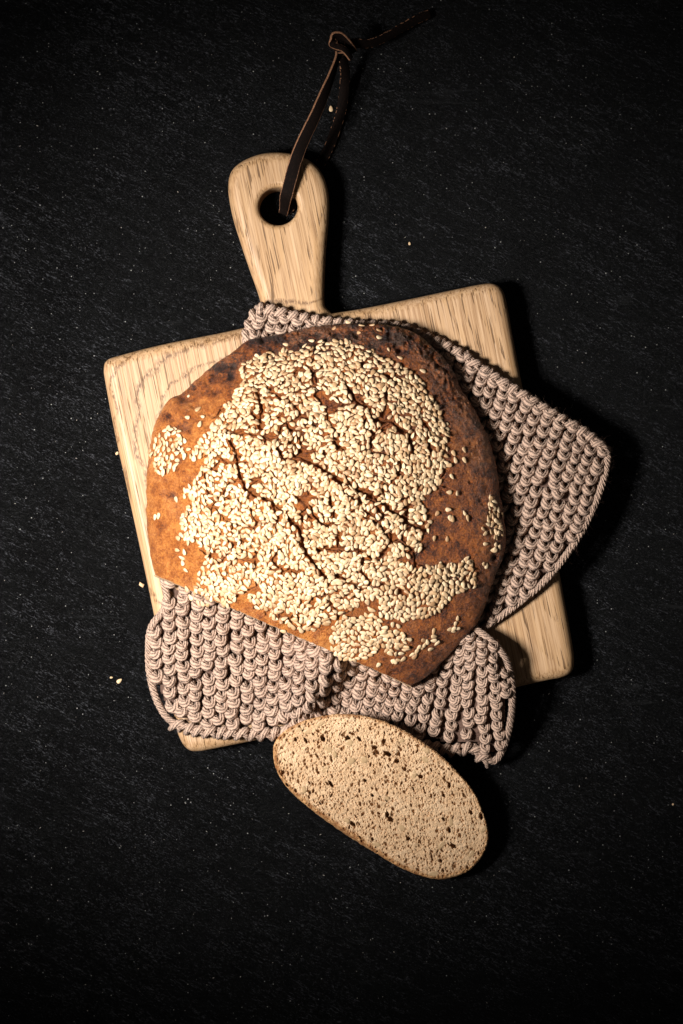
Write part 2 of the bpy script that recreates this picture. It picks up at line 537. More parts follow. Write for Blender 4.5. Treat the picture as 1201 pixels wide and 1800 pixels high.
STP = [(-.20, -.52, -2.6, .78), (-.27, -.30, -.3, .98), (-.25, -.02, 1.1, 1.14), (-.08, .19, 1.9, 1.2), (.10, .18, 1.7, 1.1),
       (.26, -.06, .9, .92), (.32, -.28, .1, .8), (.29, -.52, -2.2, .68)]
NA = 16
def tube_np(paths, radii, twist=2.0, lobes=6, lobe_amp=.20, uo=0.0):
    """paths: (m, n, 3) world metres; radii (m, n). returns verts, quads, uv per vertex"""
    paths = np.array(paths); m, n, _ = paths.shape
    T = np.gradient(paths, axis=1); T /= np.linalg.norm(T, axis=2, keepdims=True) + 1e-12
    up = np.array([0.05, 0.03, 1.0]); 
    A = np.cross(T, up); ln = np.linalg.norm(A, axis=2, keepdims=True)
    # parallel-ish frame
    A0 = A[:, :1] / (ln[:, :1] + 1e-9)
    N = np.zeros_like(T); N[:, 0] = A0[:, 0]
    for i in range(1, n):
        v = N[:, i - 1] - np.sum(N[:, i - 1] * T[:, i], 1, keepdims=True) * T[:, i]
        N[:, i] = v / (np.linalg.norm(v, axis=1, keepdims=True) + 1e-12)
    B = np.cross(T, N)
    seg = np.linalg.norm(np.diff(paths, axis=1), axis=2)
    L = np.concatenate([np.zeros((m, 1)), np.cumsum(seg, 1)], 1)          # metres along
    phi = np.linspace(0, 2 * math.pi, NA, endpoint=False)
    tw = L[:, :, None] / .0075 * twist                                    # turns of ply
    rr = radii[:, :, None] * (1 - lobe_amp + lobe_amp * 1.6 * np.abs(np.cos(lobes / 2 * (phi[None, None] + tw))))
    V = paths[:, :, None] + rr[..., None] * (np.cos(phi)[None, None, :, None] * N[:, :, None] + np.sin(phi)[None, None, :, None] * B[:, :, None])
    uvU = np.broadcast_to((tw / 2 / math.pi * 8), V.shape[:3])
    # faces with seam handled by UV per loop
    f1 = grid_faces(n, NA, True)
    F = (f1[None] + (np.arange(m) * n * NA)[:, None, None]).reshape(-1, 4)
    return V.reshape(-1, 3), F, uvU.reshape(-1), n

def build_tubes(name, paths, radii, parent, mat, **kw):
    V, F, U, n = tube_np(paths, radii, **kw)
    me = mesh_np(name, V, F)
    uv = me.uv_layers.new(name='UVMap')
    col = (F % NA)
    vv = col / NA
    wrapm = (col.max(1) == NA - 1) & (col.min(1) == 0)
    vv = np.where(wrapm[:, None] & (col == 0), 1.0, vv)
    uvs = np.stack([U[F], vv], -1).reshape(-1).astype(np.float32)
    uv.data.foreach_set('uv', uvs)
    return put(name, me, mat, parent)

def px_to_world(arr_px, z_mm):
    z = z_mm * .001
    k = (CAMH - z) / CAMH * S
    return np.stack([(arr_px[..., 0] - 600.5) * k, (900 - arr_px[..., 1]) * k, z], -1)

NS = 4
stp = catmull(STP, NS)      # dense stitch path

def stitch_paths(centers, adirs, wid, pitch, zf, rbase, jitter=.085, flip=None):
    m = len(centers)
    c = np.array(centers, float); a = np.array(adirs, float)
    c = c + np.stack([2.6 * fbm(c[:, 0] / 55, c[:, 1] / 55, 501, 2), 3.2 * fbm(c[:, 0] / 48, c[:, 1] / 48, 502, 2)], -1) + rng.normal(0, .4, c.shape)
    wid = np.broadcast_to(np.asarray(wid, float), (m,))[:, None]; pitch = np.broadcast_to(np.asarray(pitch, float), (m,))[:, None]; rbase = np.broadcast_to(np.asarray(rbase, float), (m,))[:, None]
    a /= np.linalg.norm(a, axis=1, keepdims=True)
    v = np.stack([a[:, 1], -a[:, 0]], -1)          # to the right when a points down the picture
    v = -v if False else v
    s = stp[None].repeat(m, 0).copy()
    ctrl = rng.normal(0, jitter, (m, 1, 3))
    s[..., 0] = s[..., 0] * (1 + rng.normal(0, .08, (m, 1))) + ctrl[..., 0]
    s[..., 1] = s[..., 1] * (1 + rng.normal(0, .06, (m, 1))) + ctrl[..., 1]
    s[..., 2] = s[..., 2] + rng.normal(0, .22, (m, 1))
    # individual lean of each loop
    lean = rng.normal(0, .13, (m, 1))
    su = s[..., 1] + lean * s[..., 0]; sv = s[..., 0]
    px = c[:, None] + v[:, None] * (sv * wid)[..., None] + a[:, None] * (su * pitch)[..., None]
    z = zf(px[..., 0], px[..., 1]) + s[..., 2]
    r = s[..., 3] * rbase * (1 + rng.normal(0, .05, (m, 1)))
    return px_to_world(px, z), r * .001

EDGE_UP = [(428, 600), (440, 560), (461, 538), (520, 552), (580, 562), (640, 568), (700, 571), (740, 585), (800, 612), (860, 652), (920, 690), (980, 728), (1030, 757),
           (1066, 788), (1068, 825), (1045, 895), (1008, 962), (960, 1022), (908, 1066), (858, 1102), (830, 1122)]
UP_POLY = EDGE_UP + [(640, 1000), (560, 800), (430, 640)]
EDGE_LOW = [(287, 1010), (296, 1045), (291, 1072), (268, 1105), (264, 1150), (268, 1195), (282, 1238), (306, 1268), (350, 1279), (420, 1284), (475, 1285), (510, 1280),
            (560, 1292), (620, 1296), (690, 1290), (740, 1304), (790, 1313), (832, 1311), (852, 1328), (870, 1334), (884, 1310), (896, 1262), (898, 1210), (890, 1165), (866, 1132), (838, 1110), (815, 1100)]
LOW_POLY = EDGE_LOW + [(720, 1120), (600, 1100), (420, 1040), (330, 1010)]

def inset_ok(x, y, poly, edge, margin):
    return inside(x, y, poly) & (seg_dist(x, y, edge) > margin)

BREAD_VIS = [(258, 860), (262, 930), (272, 980), (290, 1020), (330, 1052), (400, 1085), (500, 1120), (600, 1158), (660, 1180), (715, 1203), (745, 1190),
             (790, 1150), (830, 1105), (850, 1075), (868, 1020), (885, 975), (889, 930), (881, 880), (873, 820), (862, 780), (840, 730), (815, 690),
             (795, 650), (770, 620), (740, 592), (700, 575), (650, 568), (600, 570), (540, 576), (490, 588), (440, 598), (400, 625), (360, 655), (320, 690),
             (300, 700), (280, 730), (264, 780)]

def build_cloth():
    root = thing('knitted_cloth', 'chunky beige-mauve garter-knit cloth draped between the cutting board and the loaf', 'cloth', (0, 0, ZB))
    # ---- upper panel
    a = np.array([-6.0, 17.0]); b = np.array([22.4, 3.6])
    cs = []; ds = []
    for i in range(-25, 40):
        for j in range(-12, 60):
            x = 600 + b[0] * i + a[0] * j; y = 560 + b[1] * i + a[1] * j
            cs.append((x, y))
    cs = np.array(cs)
    # bend: columns lean a bit more to the left towards the right-hand edge
    ok = inset_ok(cs[:, 0], cs[:, 1], UP_POLY, EDGE_UP, 5) 
    deep = inside(cs[:, 0], cs[:, 1], BREAD_VIS) & (seg_dist(cs[:, 0], cs[:, 1], BREAD_VIS + BREAD_VIS[:1]) > 45)
    cs = cs[ok & ~deep]
    ds = np.tile(a, (len(cs), 1)) + np.stack([-.006 * (cs[:, 0] - 800), np.zeros(len(cs))], -1)
    p, r = stitch_paths(cs, ds, 22.5, 18.8, zc_up, 1.40)
    build_tubes('knit_panel', p, r, root, M['yarn'])
    # ---- lower panel
    xs = np.array([230, 290, 450, 600, 700, 780, 850, 900]); sl = np.array([.02, .0, -.03, -.15, -.28, -.20, .06, .12])
    cs = []; ds = []
    k = 0
    X0 = 276.0
    while X0 < 905:
        s0 = float(np.interp(X0, xs, sl))
        for j in range(-13, 16):
            pt = float(np.interp(X0, [600, 730], [19.6, 17.0]))
            dy = j * pt + (pt * .5 if k % 2 else 0) + k * 1.2
            y = 1150 + dy
            x = X0 + s0 * dy
            # left columns swing round the rounded lower corner
            if X0 < 420 and dy > 60: x += (dy - 60) ** 2 * .0022 * (1 - (X0 - 276) / 144)
            cs.append((x, y)); ds.append((s0 + (.004 * (dy - 60) if (X0 < 420 and dy > 60) else 0), 1))
        X0 += float(np.interp(X0, [600, 730], [23.2, 19.4])); k += 1
    cs = np.array(cs); ds = np.array(ds)
    ok = inset_ok(cs[:, 0], cs[:, 1], LOW_POLY, EDGE_LOW, 4.5)
    ok &= ~(inside(cs[:, 0], cs[:, 1], BREAD_VIS) & (seg_dist(cs[:, 0], cs[:, 1], BREAD_VIS + BREAD_VIS[:1]) > 45))
    cs = cs[ok]; ds = ds[ok]
    p, r = stitch_paths(cs, ds, np.interp(cs[:, 0], [600, 730], [23.2, 19.8]), np.interp(cs[:, 0], [600, 730], [20.0, 18.0]), zc_low, np.interp(cs[:, 0], [600, 730], [1.52, 1.28]))
    build_tubes('knit_panel', p, r, root, M['yarn'])
    # ---- borders: overlapping loops along the edge plus a two-ply cord
    def border(edge, zf, step, closed_end=False, amp=4.6, rb=1.3):
        e = catmull(edge, 12)
        d = np.r_[0, np.cumsum(np.hypot(*np.diff(e, axis=0).T))]
        tot = d[-1]
        def at(t):
            return np.stack([np.interp(t, d, e[:, 0]), np.interp(t, d, e[:, 1])], -1)
        n = int(tot / step)
        P_, R_ = [], []
        ctr = np.mean(np.array(edge), 0)
        for i in range(n):
            t0 = (i + .5) * step + rng.normal(0, .8)
            c = at(t0); tg = at(t0 + 3) - at(t0 - 3); tg /= np.linalg.norm(tg)
            nr = np.array([tg[1], -tg[0]])                    # outward for these edges
            l = 1 + rng.normal(0, .10); tl = rng.normal(0, .35)
            # loop wrapping the edge: from the inside, over the crest, round the outer side
            loc = [(-.55, -15, -1.6, .75), (-.40, -10, .9, 1.0), (-.12, -4, 1.9, 1.12), (.15, 0.8, 1.3, 1.1), (.35, 1.8, -.8, 1.0), (.45, -1, -2.3, .8)]
            loc2 = [(.60, -14, -1.4, .7), (.42, -9, .7, .92), (.12, -6, 1.2, 1.0), (-.25, -1.5, .7, .95), (-.5, 0, -1.2, .8), (-.55, -2, -2.4, .7)]
            for lc, rs in ((loc, 1.0), (loc2, .92)):
                q = catmull(lc, 4)
                px = c + tg * (q[:, :1] * step * .8 * l + tl * q[:, 1:2] * .5) + nr * (q[:, 1:2])
                z = zf(px[:, 0], px[:, 1]) + q[:, 2]
                P_.append(px_to_world(px, z)); R_.append(q[:, 3] * rb * rs * .001)
        return np.array(P_), np.array(R_)
    for edge, zf, st in ((EDGE_UP[:14], zc_up, 20), (EDGE_LOW[7:20], zc_low, 19)):
        p, r = border(edge, zf, st)
        build_tubes('edge_loops', p, r, root, M['yarn'])
    # smooth chain cord along the side edges
    def cord(edge, zf, off=-2.5, rad=1.0, amp=2.6, per=25):
        e = catmull(edge, 12)
        d = np.r_[0, np.cumsum(np.hypot(*np.diff(e, axis=0).T))]
        t = np.arange(0, d[-1], 2.2)
        c = np.stack([np.interp(t, d, e[:, 0]), np.interp(t, d, e[:, 1])], -1)
        tg = np.gradient(c, axis=0); tg /= np.linalg.norm(tg, axis=1, keepdims=True)
        nr = np.stack([tg[:, 1], -tg[:, 0]], -1)
        P_, R_ = [], []
        for ph in (0, 2.094, 4.189):
            a = t / per * 2 * math.pi + ph
            px = c + nr * (off + np.sin(a) * amp)[:, None]
            z = zf(px[:, 0], px[:, 1]) + .6 + np.cos(a) * .65
            P_.append(px_to_world(px, z)); R_.append(np.full(len(t), rad * .001))
        return np.array(P_), np.array(R_)
    for edge, zf in ((EDGE_UP[12:], zc_up), (EDGE_LOW[:9], zc_low), (EDGE_LOW[17:], zc_low)):
        p, r = cord(edge, zf)
        build_tubes('edge_cord', p, r, root, M['yarn'])
    # ---- stray fibres standing off the yarn
    V, F = [], []
    for edge, zf, cnt in ((EDGE_UP, zc_up, 900), (EDGE_LOW, zc_low, 1300)):
        e = catmull(edge, 12)
        nrm_ = np.gradient(e, axis=0); nrm_ /= np.linalg.norm(nrm_, axis=1, keepdims=True)
        for i in range(cnt):
            k = rng.integers(1, len(e) - 1)
            out_ = np.array([nrm_[k, 1], -nrm_[k, 0]])
            st0 = e[k] + out_ * rng.uniform(-9, 4) + nrm_[k] * rng.uniform(-8, 8)
            dr = out_ * rng.uniform(.2, 1.2) + nrm_[k] * rng.normal(0, .8)
            bend = rng.normal(0, .6, 2)
            z0 = float(zf(st0[0], st0[1])) + rng.uniform(-.5, 1.8)
            ln_ = rng.uniform(4, 10)
            base = len(V)
            for q in range(4):
                p2 = st0 + dr * ln_ * q / 3 + bend * ln_ * (q / 3) ** 2
                z2 = z0 + rng.uniform(-.2, .5) * q
                wdt = .09 * (1 - q * .25)
                for ang_ in (0, 2.1, 4.2):
                    V.append(P(p2[0] + wdt * math.cos(ang_), p2[1] + wdt * math.sin(ang_), (z2 + .03 * math.sin(ang_ * 1.5)) * .001))
            for q in range(3):
                for a_ in range(3):
                    b_ = (a_ + 1) % 3
                    F.append((base + q * 3 + a_, base + q * 3 + b_, base + q * 3 + 3 + b_, base + q * 3 + 3 + a_))
    o = put('yarn_fuzz', mesh_np('yarn_fuzz', np.array(V), np.array(F)), M['core'], root)
    o['kind'] = 'stuff'
    # ---- fabric under the stitches, coloured dark to put shade into the gaps
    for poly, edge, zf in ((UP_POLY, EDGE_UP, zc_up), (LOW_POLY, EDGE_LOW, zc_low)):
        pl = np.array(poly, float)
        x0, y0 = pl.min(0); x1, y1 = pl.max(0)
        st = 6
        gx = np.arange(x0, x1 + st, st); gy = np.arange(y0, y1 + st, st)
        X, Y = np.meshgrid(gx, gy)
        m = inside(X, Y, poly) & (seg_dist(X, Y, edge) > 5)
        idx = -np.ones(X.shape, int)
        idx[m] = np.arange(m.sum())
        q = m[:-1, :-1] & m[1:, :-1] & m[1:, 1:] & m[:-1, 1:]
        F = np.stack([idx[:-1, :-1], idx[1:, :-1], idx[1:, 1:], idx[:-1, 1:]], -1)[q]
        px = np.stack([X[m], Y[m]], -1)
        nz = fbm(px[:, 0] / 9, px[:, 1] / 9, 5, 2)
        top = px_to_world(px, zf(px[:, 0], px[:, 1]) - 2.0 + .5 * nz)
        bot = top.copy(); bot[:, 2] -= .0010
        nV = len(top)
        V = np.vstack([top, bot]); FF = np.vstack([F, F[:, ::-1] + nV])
        put('shaded_fabric', mesh_np('shaded_fabric', V, FF), M['core'], root)
    return root
build_cloth()

# ================================================================ loaf
LC = np.array([575.0, 880.0])
UNCUT = [(258, 860), (260, 930), (272, 1005), (305, 1078), (365, 1140), (445, 1188), (530, 1218), (615, 1232), (680, 1225), (725, 1206), (758, 1184)] + BREAD_VIS[11:]
def polar(poly, n=1440):
    p = catmull(poly, 10, True)
    a = np.arctan2(p[:, 1] - LC[1], p[:, 0] - LC[0]); r = np.hypot(p[:, 0] - LC[0], p[:, 1] - LC[1])
    o = np.argsort(a); a = a[o]; r = r[o]
    th = np.linspace(-math.pi, math.pi, n, endpoint=False)
    return th, np.interp(th, a, r, period=2 * math.pi)
CUT_A, CUT_B = np.array([286., 1016.]), np.array([722., 1205.])
cdir = (CUT_B - CUT_A) / np.linalg.norm(CUT_B - CUT_A); cn = np.array([-cdir[1], cdir[0]])     # cn points down the picture: beyond the cut
th_u, R_u = polar(UNCUT)
R_u = R_u * (1 + .006 * fbm(np.cos(th_u) * 9, np.sin(th_u) * 9, 31, 3) + .004 * fbm(np.cos(th_u) * 40, np.sin(th_u) * 40, 32, 2))
cutd = (CUT_A - LC) @ cn
ray = np.stack([np.cos(th_u), np.sin(th_u)], -1) @ cn
R_cut = np.where(ray > 1e-3, cutd / np.maximum(ray, 1e-3), 1e9)
R_cut = R_cut * (1 + .005 * fbm(th_u * 45, th_u * 0, 35, 4))
R_v = np.minimum(R_u, R_cut)
iscut = R_cut < R_u

CRACKS = [([(520, 800), (560, 817), (585, 837), (610, 847), (635, 862), (667, 880), (700, 905), (730, 924), (752, 935)], 5.0, 3.2),
          ([(600, 672), (612, 685), (635, 707), (660, 737), (697, 747), (722, 765), (729, 795)], 4.2, 3.2),
          ([(582, 768), (594, 784), (612, 800)], 3.6, 2.4),
          ([(430, 855), (462, 871), (496, 902), (525, 931), (542, 973), (567, 1007), (578, 1022)], 4.6, 3.0),
          ([(560, 963), (590, 968), (618, 964), (647, 976), (668, 984)], 3.8, 2.6),
          ([(590, 1010), (612, 1022), (632, 1034), (650, 1027)], 3.6, 2.6),
          ([(545, 888), (556, 917), (579, 922), (592, 916)], 3.0, 2.2),
          ([(448, 680), (456, 700), (464, 720), (460, 750)], 3.6, 2.6),
          ([(508, 697), (519, 714), (531, 731)], 2.8, 2.0),
          ([(545, 735), (528, 732), (503, 744), (487, 764), (483, 778), (494, 796), (515, 805), (523, 788), (514, 770)], 3.2, 2.0),
          ([(402, 758), (430, 762), (455, 762), (480, 767)], 4.0, 2.2),
          ([(408, 776), (417, 805), (422, 827), (432, 856)], 3.6, 2.6),
          ([(640, 640), (665, 652), (700, 672)], 3.0, 2.0),
          ([(640, 740), (655, 760), (652, 785), (640, 790)], 3.2, 2.2),
          ([(500, 960), (480, 985), (500, 1002), (540, 1010)], 2.6, 1.6),
          ([(360, 880), (390, 905), (410, 930), (425, 960)], 2.4, 1.4),
          ([(640, 905), (668, 925), (690, 950), (720, 962)], 2.8, 2.0),
          ([(600, 860), (640, 890), (655, 905)], 2.6, 1.8),
          ([(380, 800), (400, 815), (440, 812)], 2.4, 1.4),
          ([(715, 800), (700, 830), (720, 850)], 2.6, 1.8),
          ([(560, 600), (545, 640), (560, 670)], 2.2, 1.2),
          ([(540, 1060), (575, 1045), (600, 1050)], 2.4, 1.4)]
PITS = [(461, 592, 9, 2.4), (476, 588, 6, 1.8), (440, 603, 8, 2.0), (409, 661, 6, 3.0), (322, 700, 10, 2.2), (385, 648, 7, 1.4), (498, 585, 6, 1.6), (415, 640, 5, 1.4),
        (870, 981, 5, 2.6), (778, 868, 5, 1.4), (845, 880, 4, 1.0), (690, 1185, 7, 1.5), (755, 960, 6, 1.2), (283, 925, 7, 1.4), (300, 870, 6, 1.2), (322, 985, 5, 1.2),
        (340, 735, 7, 1.2), (300, 735, 6, 1.2), (360, 690, 6, 1.2), (655, 1190, 6, 1.2), (735, 975, 8, 1.4), (560, 590, 8, 1.2), (620, 582, 8, 1.2), (690, 600, 7, 1.0)]

_pr = np.random.default_rng(3)
for _k in range(70):
    _a = _pr.uniform(math.radians(185), math.radians(300)); _f = _pr.uniform(.84, .985)
    _x, _y = LC[0] + 312 * _f * math.cos(_a), LC[1] + 312 * _f * math.sin(_a)
    PITS.append((_x, _y, _pr.uniform(2.5, 7), _pr.uniform(.5, 1.9)))
for _k in range(60):
    _a = _pr.uniform(0, 6.28); _f = _pr.uniform(.80, .98)
    PITS.append((LC[0] + 312 * _f * math.cos(_a), LC[1] + 312 * _f * math.sin(_a), _pr.uniform(2, 5), _pr.uniform(.3, 1.1)))
def fissures(x, y):
    """fine branching network: distance to the borders of jittered cells"""
    wx = x + 7 * fbm(x / 19, y / 19, 401, 3); wy = y + 7 * fbm(x / 19, y / 19, 402, 3)
    u = wx / 44.0 + wy / 150.0; v = wy / 38.0
    iu = np.floor(u); iv = np.floor(v)
    f1 = np.full(np.shape(x), 9.0); f2 = f1.copy()
    for a in (-1, 0, 1):
        for b in (-1, 0, 1):
            cu = iu + a; cv = iv + b
            d = np.hypot(cu + _h(cu, cv, 411) - u, cv + _h(cu, cv, 412) - v)
            f2 = np.minimum(f2, np.maximum(f1, d)); f1 = np.minimum(f1, d)
    keep = sstep(.0, .22, fbm(x / 42, y / 42, 421, 2) + .22) * sstep(270, 225, np.hypot(x - 560, y - 870))
    keep = np.maximum(keep, .0)
    return (f2 - f1) * 22.0 + (1 - keep) * 30               # about grid units to the fissure
ZBASE, ZRIM, ZTOP = 22.5, 30.0, 58.5
def crack_field(x, y):
    wx = x + 8 * fbm(x / 15, y / 15, 61, 4); wy = y + 8 * fbm(x / 14, y / 14, 71, 3)
    cd = np.zeros(np.shape(x)); near = np.full(np.shape(x), 1e9)
    for pl, wdt, dep in CRACKS:
        d = seg_dist(wx, wy, pl)
        cd = np.maximum(cd, dep * (1 - sstep(wdt * .25, wdt * 1.15, d)))
        near = np.minimum(near, d - wdt)
    q = fissures(x, y)
    cd = np.maximum(cd, 1.8 * (1 - sstep(.4, 2.3, q)))
    near = np.minimum(near, q - 1.6)
    return cd, near

def loaf_z(x, y, detail=True):
    x = np.asarray(x, float); y = np.asarray(y, float)
    dx = x - LC[0]; dy = y - LC[1]
    th = np.arctan2(dy, dx); r = np.hypot(dx, dy)
    e = np.clip(r / np.interp(th, th_u, R_u, period=2 * math.pi), 0, 1)
    g = np.power(np.maximum(1 - e ** 2.35, 0), .72)
    rim = ZRIM
    z = rim + (ZTOP - rim) * g
    z = z + 1.5 * fbm(x / 80, y / 80, 21, 3) * (1 - e ** 6)
    z = z + .55 * fbm(x / 24, y / 24, 22, 3) + .34 * fbm(x / 8, y / 8, 23, 3) + .10 * fbm(x / 3, y / 3, 25, 2)
    # wrinkly upper left shoulder
    sh = sstep(.80, .97, e) * sstep(-.2, -.9, dy / 330)
    z = z - sh * 3.4 * np.abs(fbm(x / 14, y / 14, 24, 4)) - .8 * sh * fbm(x / 6, y / 6, 26, 2)
    if detail:
        cd, near = crack_field(x, y)
        z = z - cd + .5 * np.exp(-np.clip(near, 0, 50) / 14)
        for px, py, rr, dp in PITS:
            q = ((x - px) ** 2 + (y - py) ** 2) / rr ** 2
            z = z - dp * np.exp(-q)
    return z

def build_loaf():
    root = thing('bread_loaf', 'round brown loaf with one side cut straight, crust cracked and covered in sesame seeds', 'bread', P(575, 880, .0225))
    nt = 1200; nr = 330
    th = np.linspace(-math.pi, math.pi, nt, endpoint=False)
    Rv = np.interp(th, th_u, R_v, period=2 * math.pi)
    cut = np.interp(th, th_u, iscut.astype(float), period=2 * math.pi) > .5
    t = np.linspace(0.002, 1, nr) ** .8
    X = LC[0] + t[:, None] * Rv * np.cos(th); Y = LC[1] + t[:, None] * Rv * np.sin(th)
    Z = loaf_z(X, Y)
    e = t[:, None] * Rv / np.interp(th, th_u, R_u, period=2 * math.pi)
    cd, near = crack_field(X, Y)
    top = px_to_world(np.stack([X, Y], -1), Z)
    # side wall rings in world space
    zr = Z[-1]
    rings = [top]
    K = 12
    rimw = top[-1]
    cw = np.array(P(LC[0], LC[1], .035))[:2]
    out = rimw[:, :2] - cw; rl = np.linalg.norm(out, axis=1, keepdims=True); out = out / rl
    for k in range(1, K + 1):
        f = k / K
        z = zr + (ZBASE - zr) * f
        ins = np.where(cut, -.0016 * f, .0002 + .010 * (1 - math.sqrt(max(0, 1 - f * f))) + .002 * f)
        ins = ins + .0003 * fbm(th * 20, th * 0 + f * 6, 41, 2)
        rings.append(np.concatenate([rimw[:, :2] - out * ins[:, None], (z * .001)[:, None]], 1)[None])
    V = np.concatenate([r.reshape(-1, nt, 3) for r in rings], 0)
    n_r = V.shape[0]
    F = grid_faces(n_r, nt, True)
    V = V.reshape(-1, 3)
    # split off the cut crumb face
    ring = F[:, 0] // nt; colm = F[:, 0] % nt
    isc = (ring >= nr - 1) & cut[colm] & cut[(colm + 1) % nt]
    fx = F[~isc]; fc = F[isc]
    me = mesh_np('crust', V, fx[:, ::-1].copy())
    # bake attribute
    Xs = np.concatenate([X, np.repeat(X[-1:], K, 0)]).ravel(); Ys = np.concatenate([Y, np.repeat(Y[-1:], K, 0)]).ravel()
    Es = np.concatenate([e, np.repeat(e[-1:], K, 0)]).ravel()
    lf = sstep(700, 330, Xs + .55 * (900 - Ys))           # paler lower left: uneven baking plus lit and dim sides put into the colour
    bake_shade = .60 - .42 * lf + .16 * fbm(Xs / 60, Ys / 60, 51, 3)
    bake_shade = bake_shade + .12 * sstep(720, 600, Ys) * sstep(.78, .98, Es)
    bake_shade = bake_shade + .20 * sstep(1090, 1180, Ys) * sstep(640, 740, Xs)
    bake_shade = np.minimum(bake_shade, .74)
    for px, py, rr, dp in PITS:
        bake_shade = bake_shade + .16 * dp * np.exp(-((Xs - px) ** 2 + (Ys - py) ** 2) / (rr * 1.25) ** 2)
    patches = fbm(Xs / 17, Ys / 17, 57, 4)
    bake_shade = bake_shade + .42 * sstep(.16, .34, patches) * sstep(.82, .97, Es) * sstep(1000, 700, Ys)
    attr(me, 'bake_shade', np.clip(bake_shade, 0, 1.05))
    c2 = np.concatenate([cd, np.zeros((K, nt))]).ravel()
    attr(me, 'crack', np.clip(c2 / 3, 0, 1))
    fl = 1.5 * sstep(.80, .96, Es) * sstep(620, 800, Xs) * sstep(1000, 900, Ys) * sstep(.0, .3, fbm(Xs / 24, Ys / 24, 81, 3) + .12)
    fl = np.maximum(fl, sstep(.80, .95, Es) * sstep(690, 600, Ys) * sstep(-.05, .3, fbm(Xs / 26, Ys / 26, 82, 3)))
    fl = np.maximum(fl, .55 * sstep(.15, .45, fbm(Xs / 30, Ys / 30, 83, 3)))
    attr(me, 'flour', np.clip(fl, 0, 1.4))
    put('crust', me, M['crust'], root)
    used = np.unique(fc); rem = -np.ones(len(V), int); rem[used] = np.arange(len(used))
    mc = mesh_np('cut_face', V[used], rem[fc][:, ::-1].copy())
    attr(mc, 'crusty', np.zeros(len(used)))
    put('cut_face', mc, M['crumb'], root)
    # ragged burnt crumbs of crust on the left shoulder
    return root
loaf = build_loaf()

# ---------------------------------------------------------------- sesame seed mesh
def seed_mesh(nl=9, na=10, L=.00272, Wd=.00172, T=.00074):
    V = []; F = []
    V.append((-L / 2, 0, 0))
    for i in range(1, nl):
        a = i / nl * math.pi
        x = -math.cos(a) * L / 2
        w_ = math.sin(a) ** .92 * (1 + .38 * math.cos(a))         # blunt end and pointed end
        for j in range(na):
            b = j / na * 2 * math.pi
            V.append((x, math.cos(b) * w_ * Wd / 2, math.sin(b) * w_ ** .9 * T / 2))
    V.append((L / 2, 0, 0))
    for j in range(na):
        j2 = (j + 1) % na
        F.append((0, 1 + j2, 1 + j, 1 + j))
        for i in range(nl - 2):
            F.append((1 + i * na + j, 1 + i * na + j2, 1 + (i + 1) * na + j2, 1 + (i + 1) * na + j))
        F.append((len(V) - 1, 1 + (nl - 2) * na + j, 1 + (nl - 2) * na + j2, 1 + (nl - 2) * na + j2))
    V = np.array(V)
    tris = []
    for f in F:
        if f[2] == f[3]: tris.append((f[0], f[1], f[2]))
        else:
            tris.append((f[0], f[1], f[2])); tris.append((f[0], f[2], f[3]))
    return V, np.array(tris)
SV, SF = seed_mesh()

def loaf_frame(x, y):
    h = 3.0
    p = px_to_world(np.stack([x, y], -1), loaf_z(x, y))
    px_ = px_to_world(np.stack([x + h, y], -1), loaf_z(x + h, y)) - px_to_world(np.stack([x - h, y], -1), loaf_z(x - h, y))
    py_ = px_to_world(np.stack([x, y + h], -1), loaf_z(x, y + h)) - px_to_world(np.stack([x, y - h], -1), loaf_z(x, y - h))
    n = np.cross(py_, px_); n /= np.linalg.norm(n, axis=1, keepdims=True)
    n = np.where(n[:, 2:] < 0, -n, n)
    return p, n

REG = [([(428, 640), (470, 622), (520, 617), (560, 603), (612, 600), (645, 615), (700, 640), (738, 668), (765, 705), (785, 755), (786, 815), (768, 850), (738, 880), (742, 905), (738, 965), (700, 985),
         (745, 1000), (790, 992), (828, 984), (834, 1035), (800, 1044), (782, 1062), (742, 1088), (700, 1088), (672, 1078), (668, 1050), (640, 1045), (620, 1070), (600, 1082), (545, 1106), (505, 1098),
         (470, 1082), (440, 1062), (436, 1050), (470, 1045), (450, 1015), (430, 1040), (405, 1066), (372, 1055), (345, 1040), (350, 1005), (375, 985), (352, 960), (318, 945), (320, 905), (340, 885), (330, 862),
         (350, 830), (372, 812), (338, 800), (345, 782), (375, 752), (395, 715), (410, 700), (430, 668)], 1.0),
       ([(592, 1098), (620, 1082), (660, 1078), (672, 1100), (700, 1112), (722, 1128), (700, 1156), (668, 1140), (640, 1160), (604, 1158), (582, 1142), (580, 1118)], .95),
       ([(278, 768), (300, 748), (318, 758), (318, 785), (312, 815), (300, 832), (276, 832), (270, 800)], .95),
       ([(862, 870), (874, 880), (884, 930), (884, 945), (866, 935), (856, 915)], .95)]
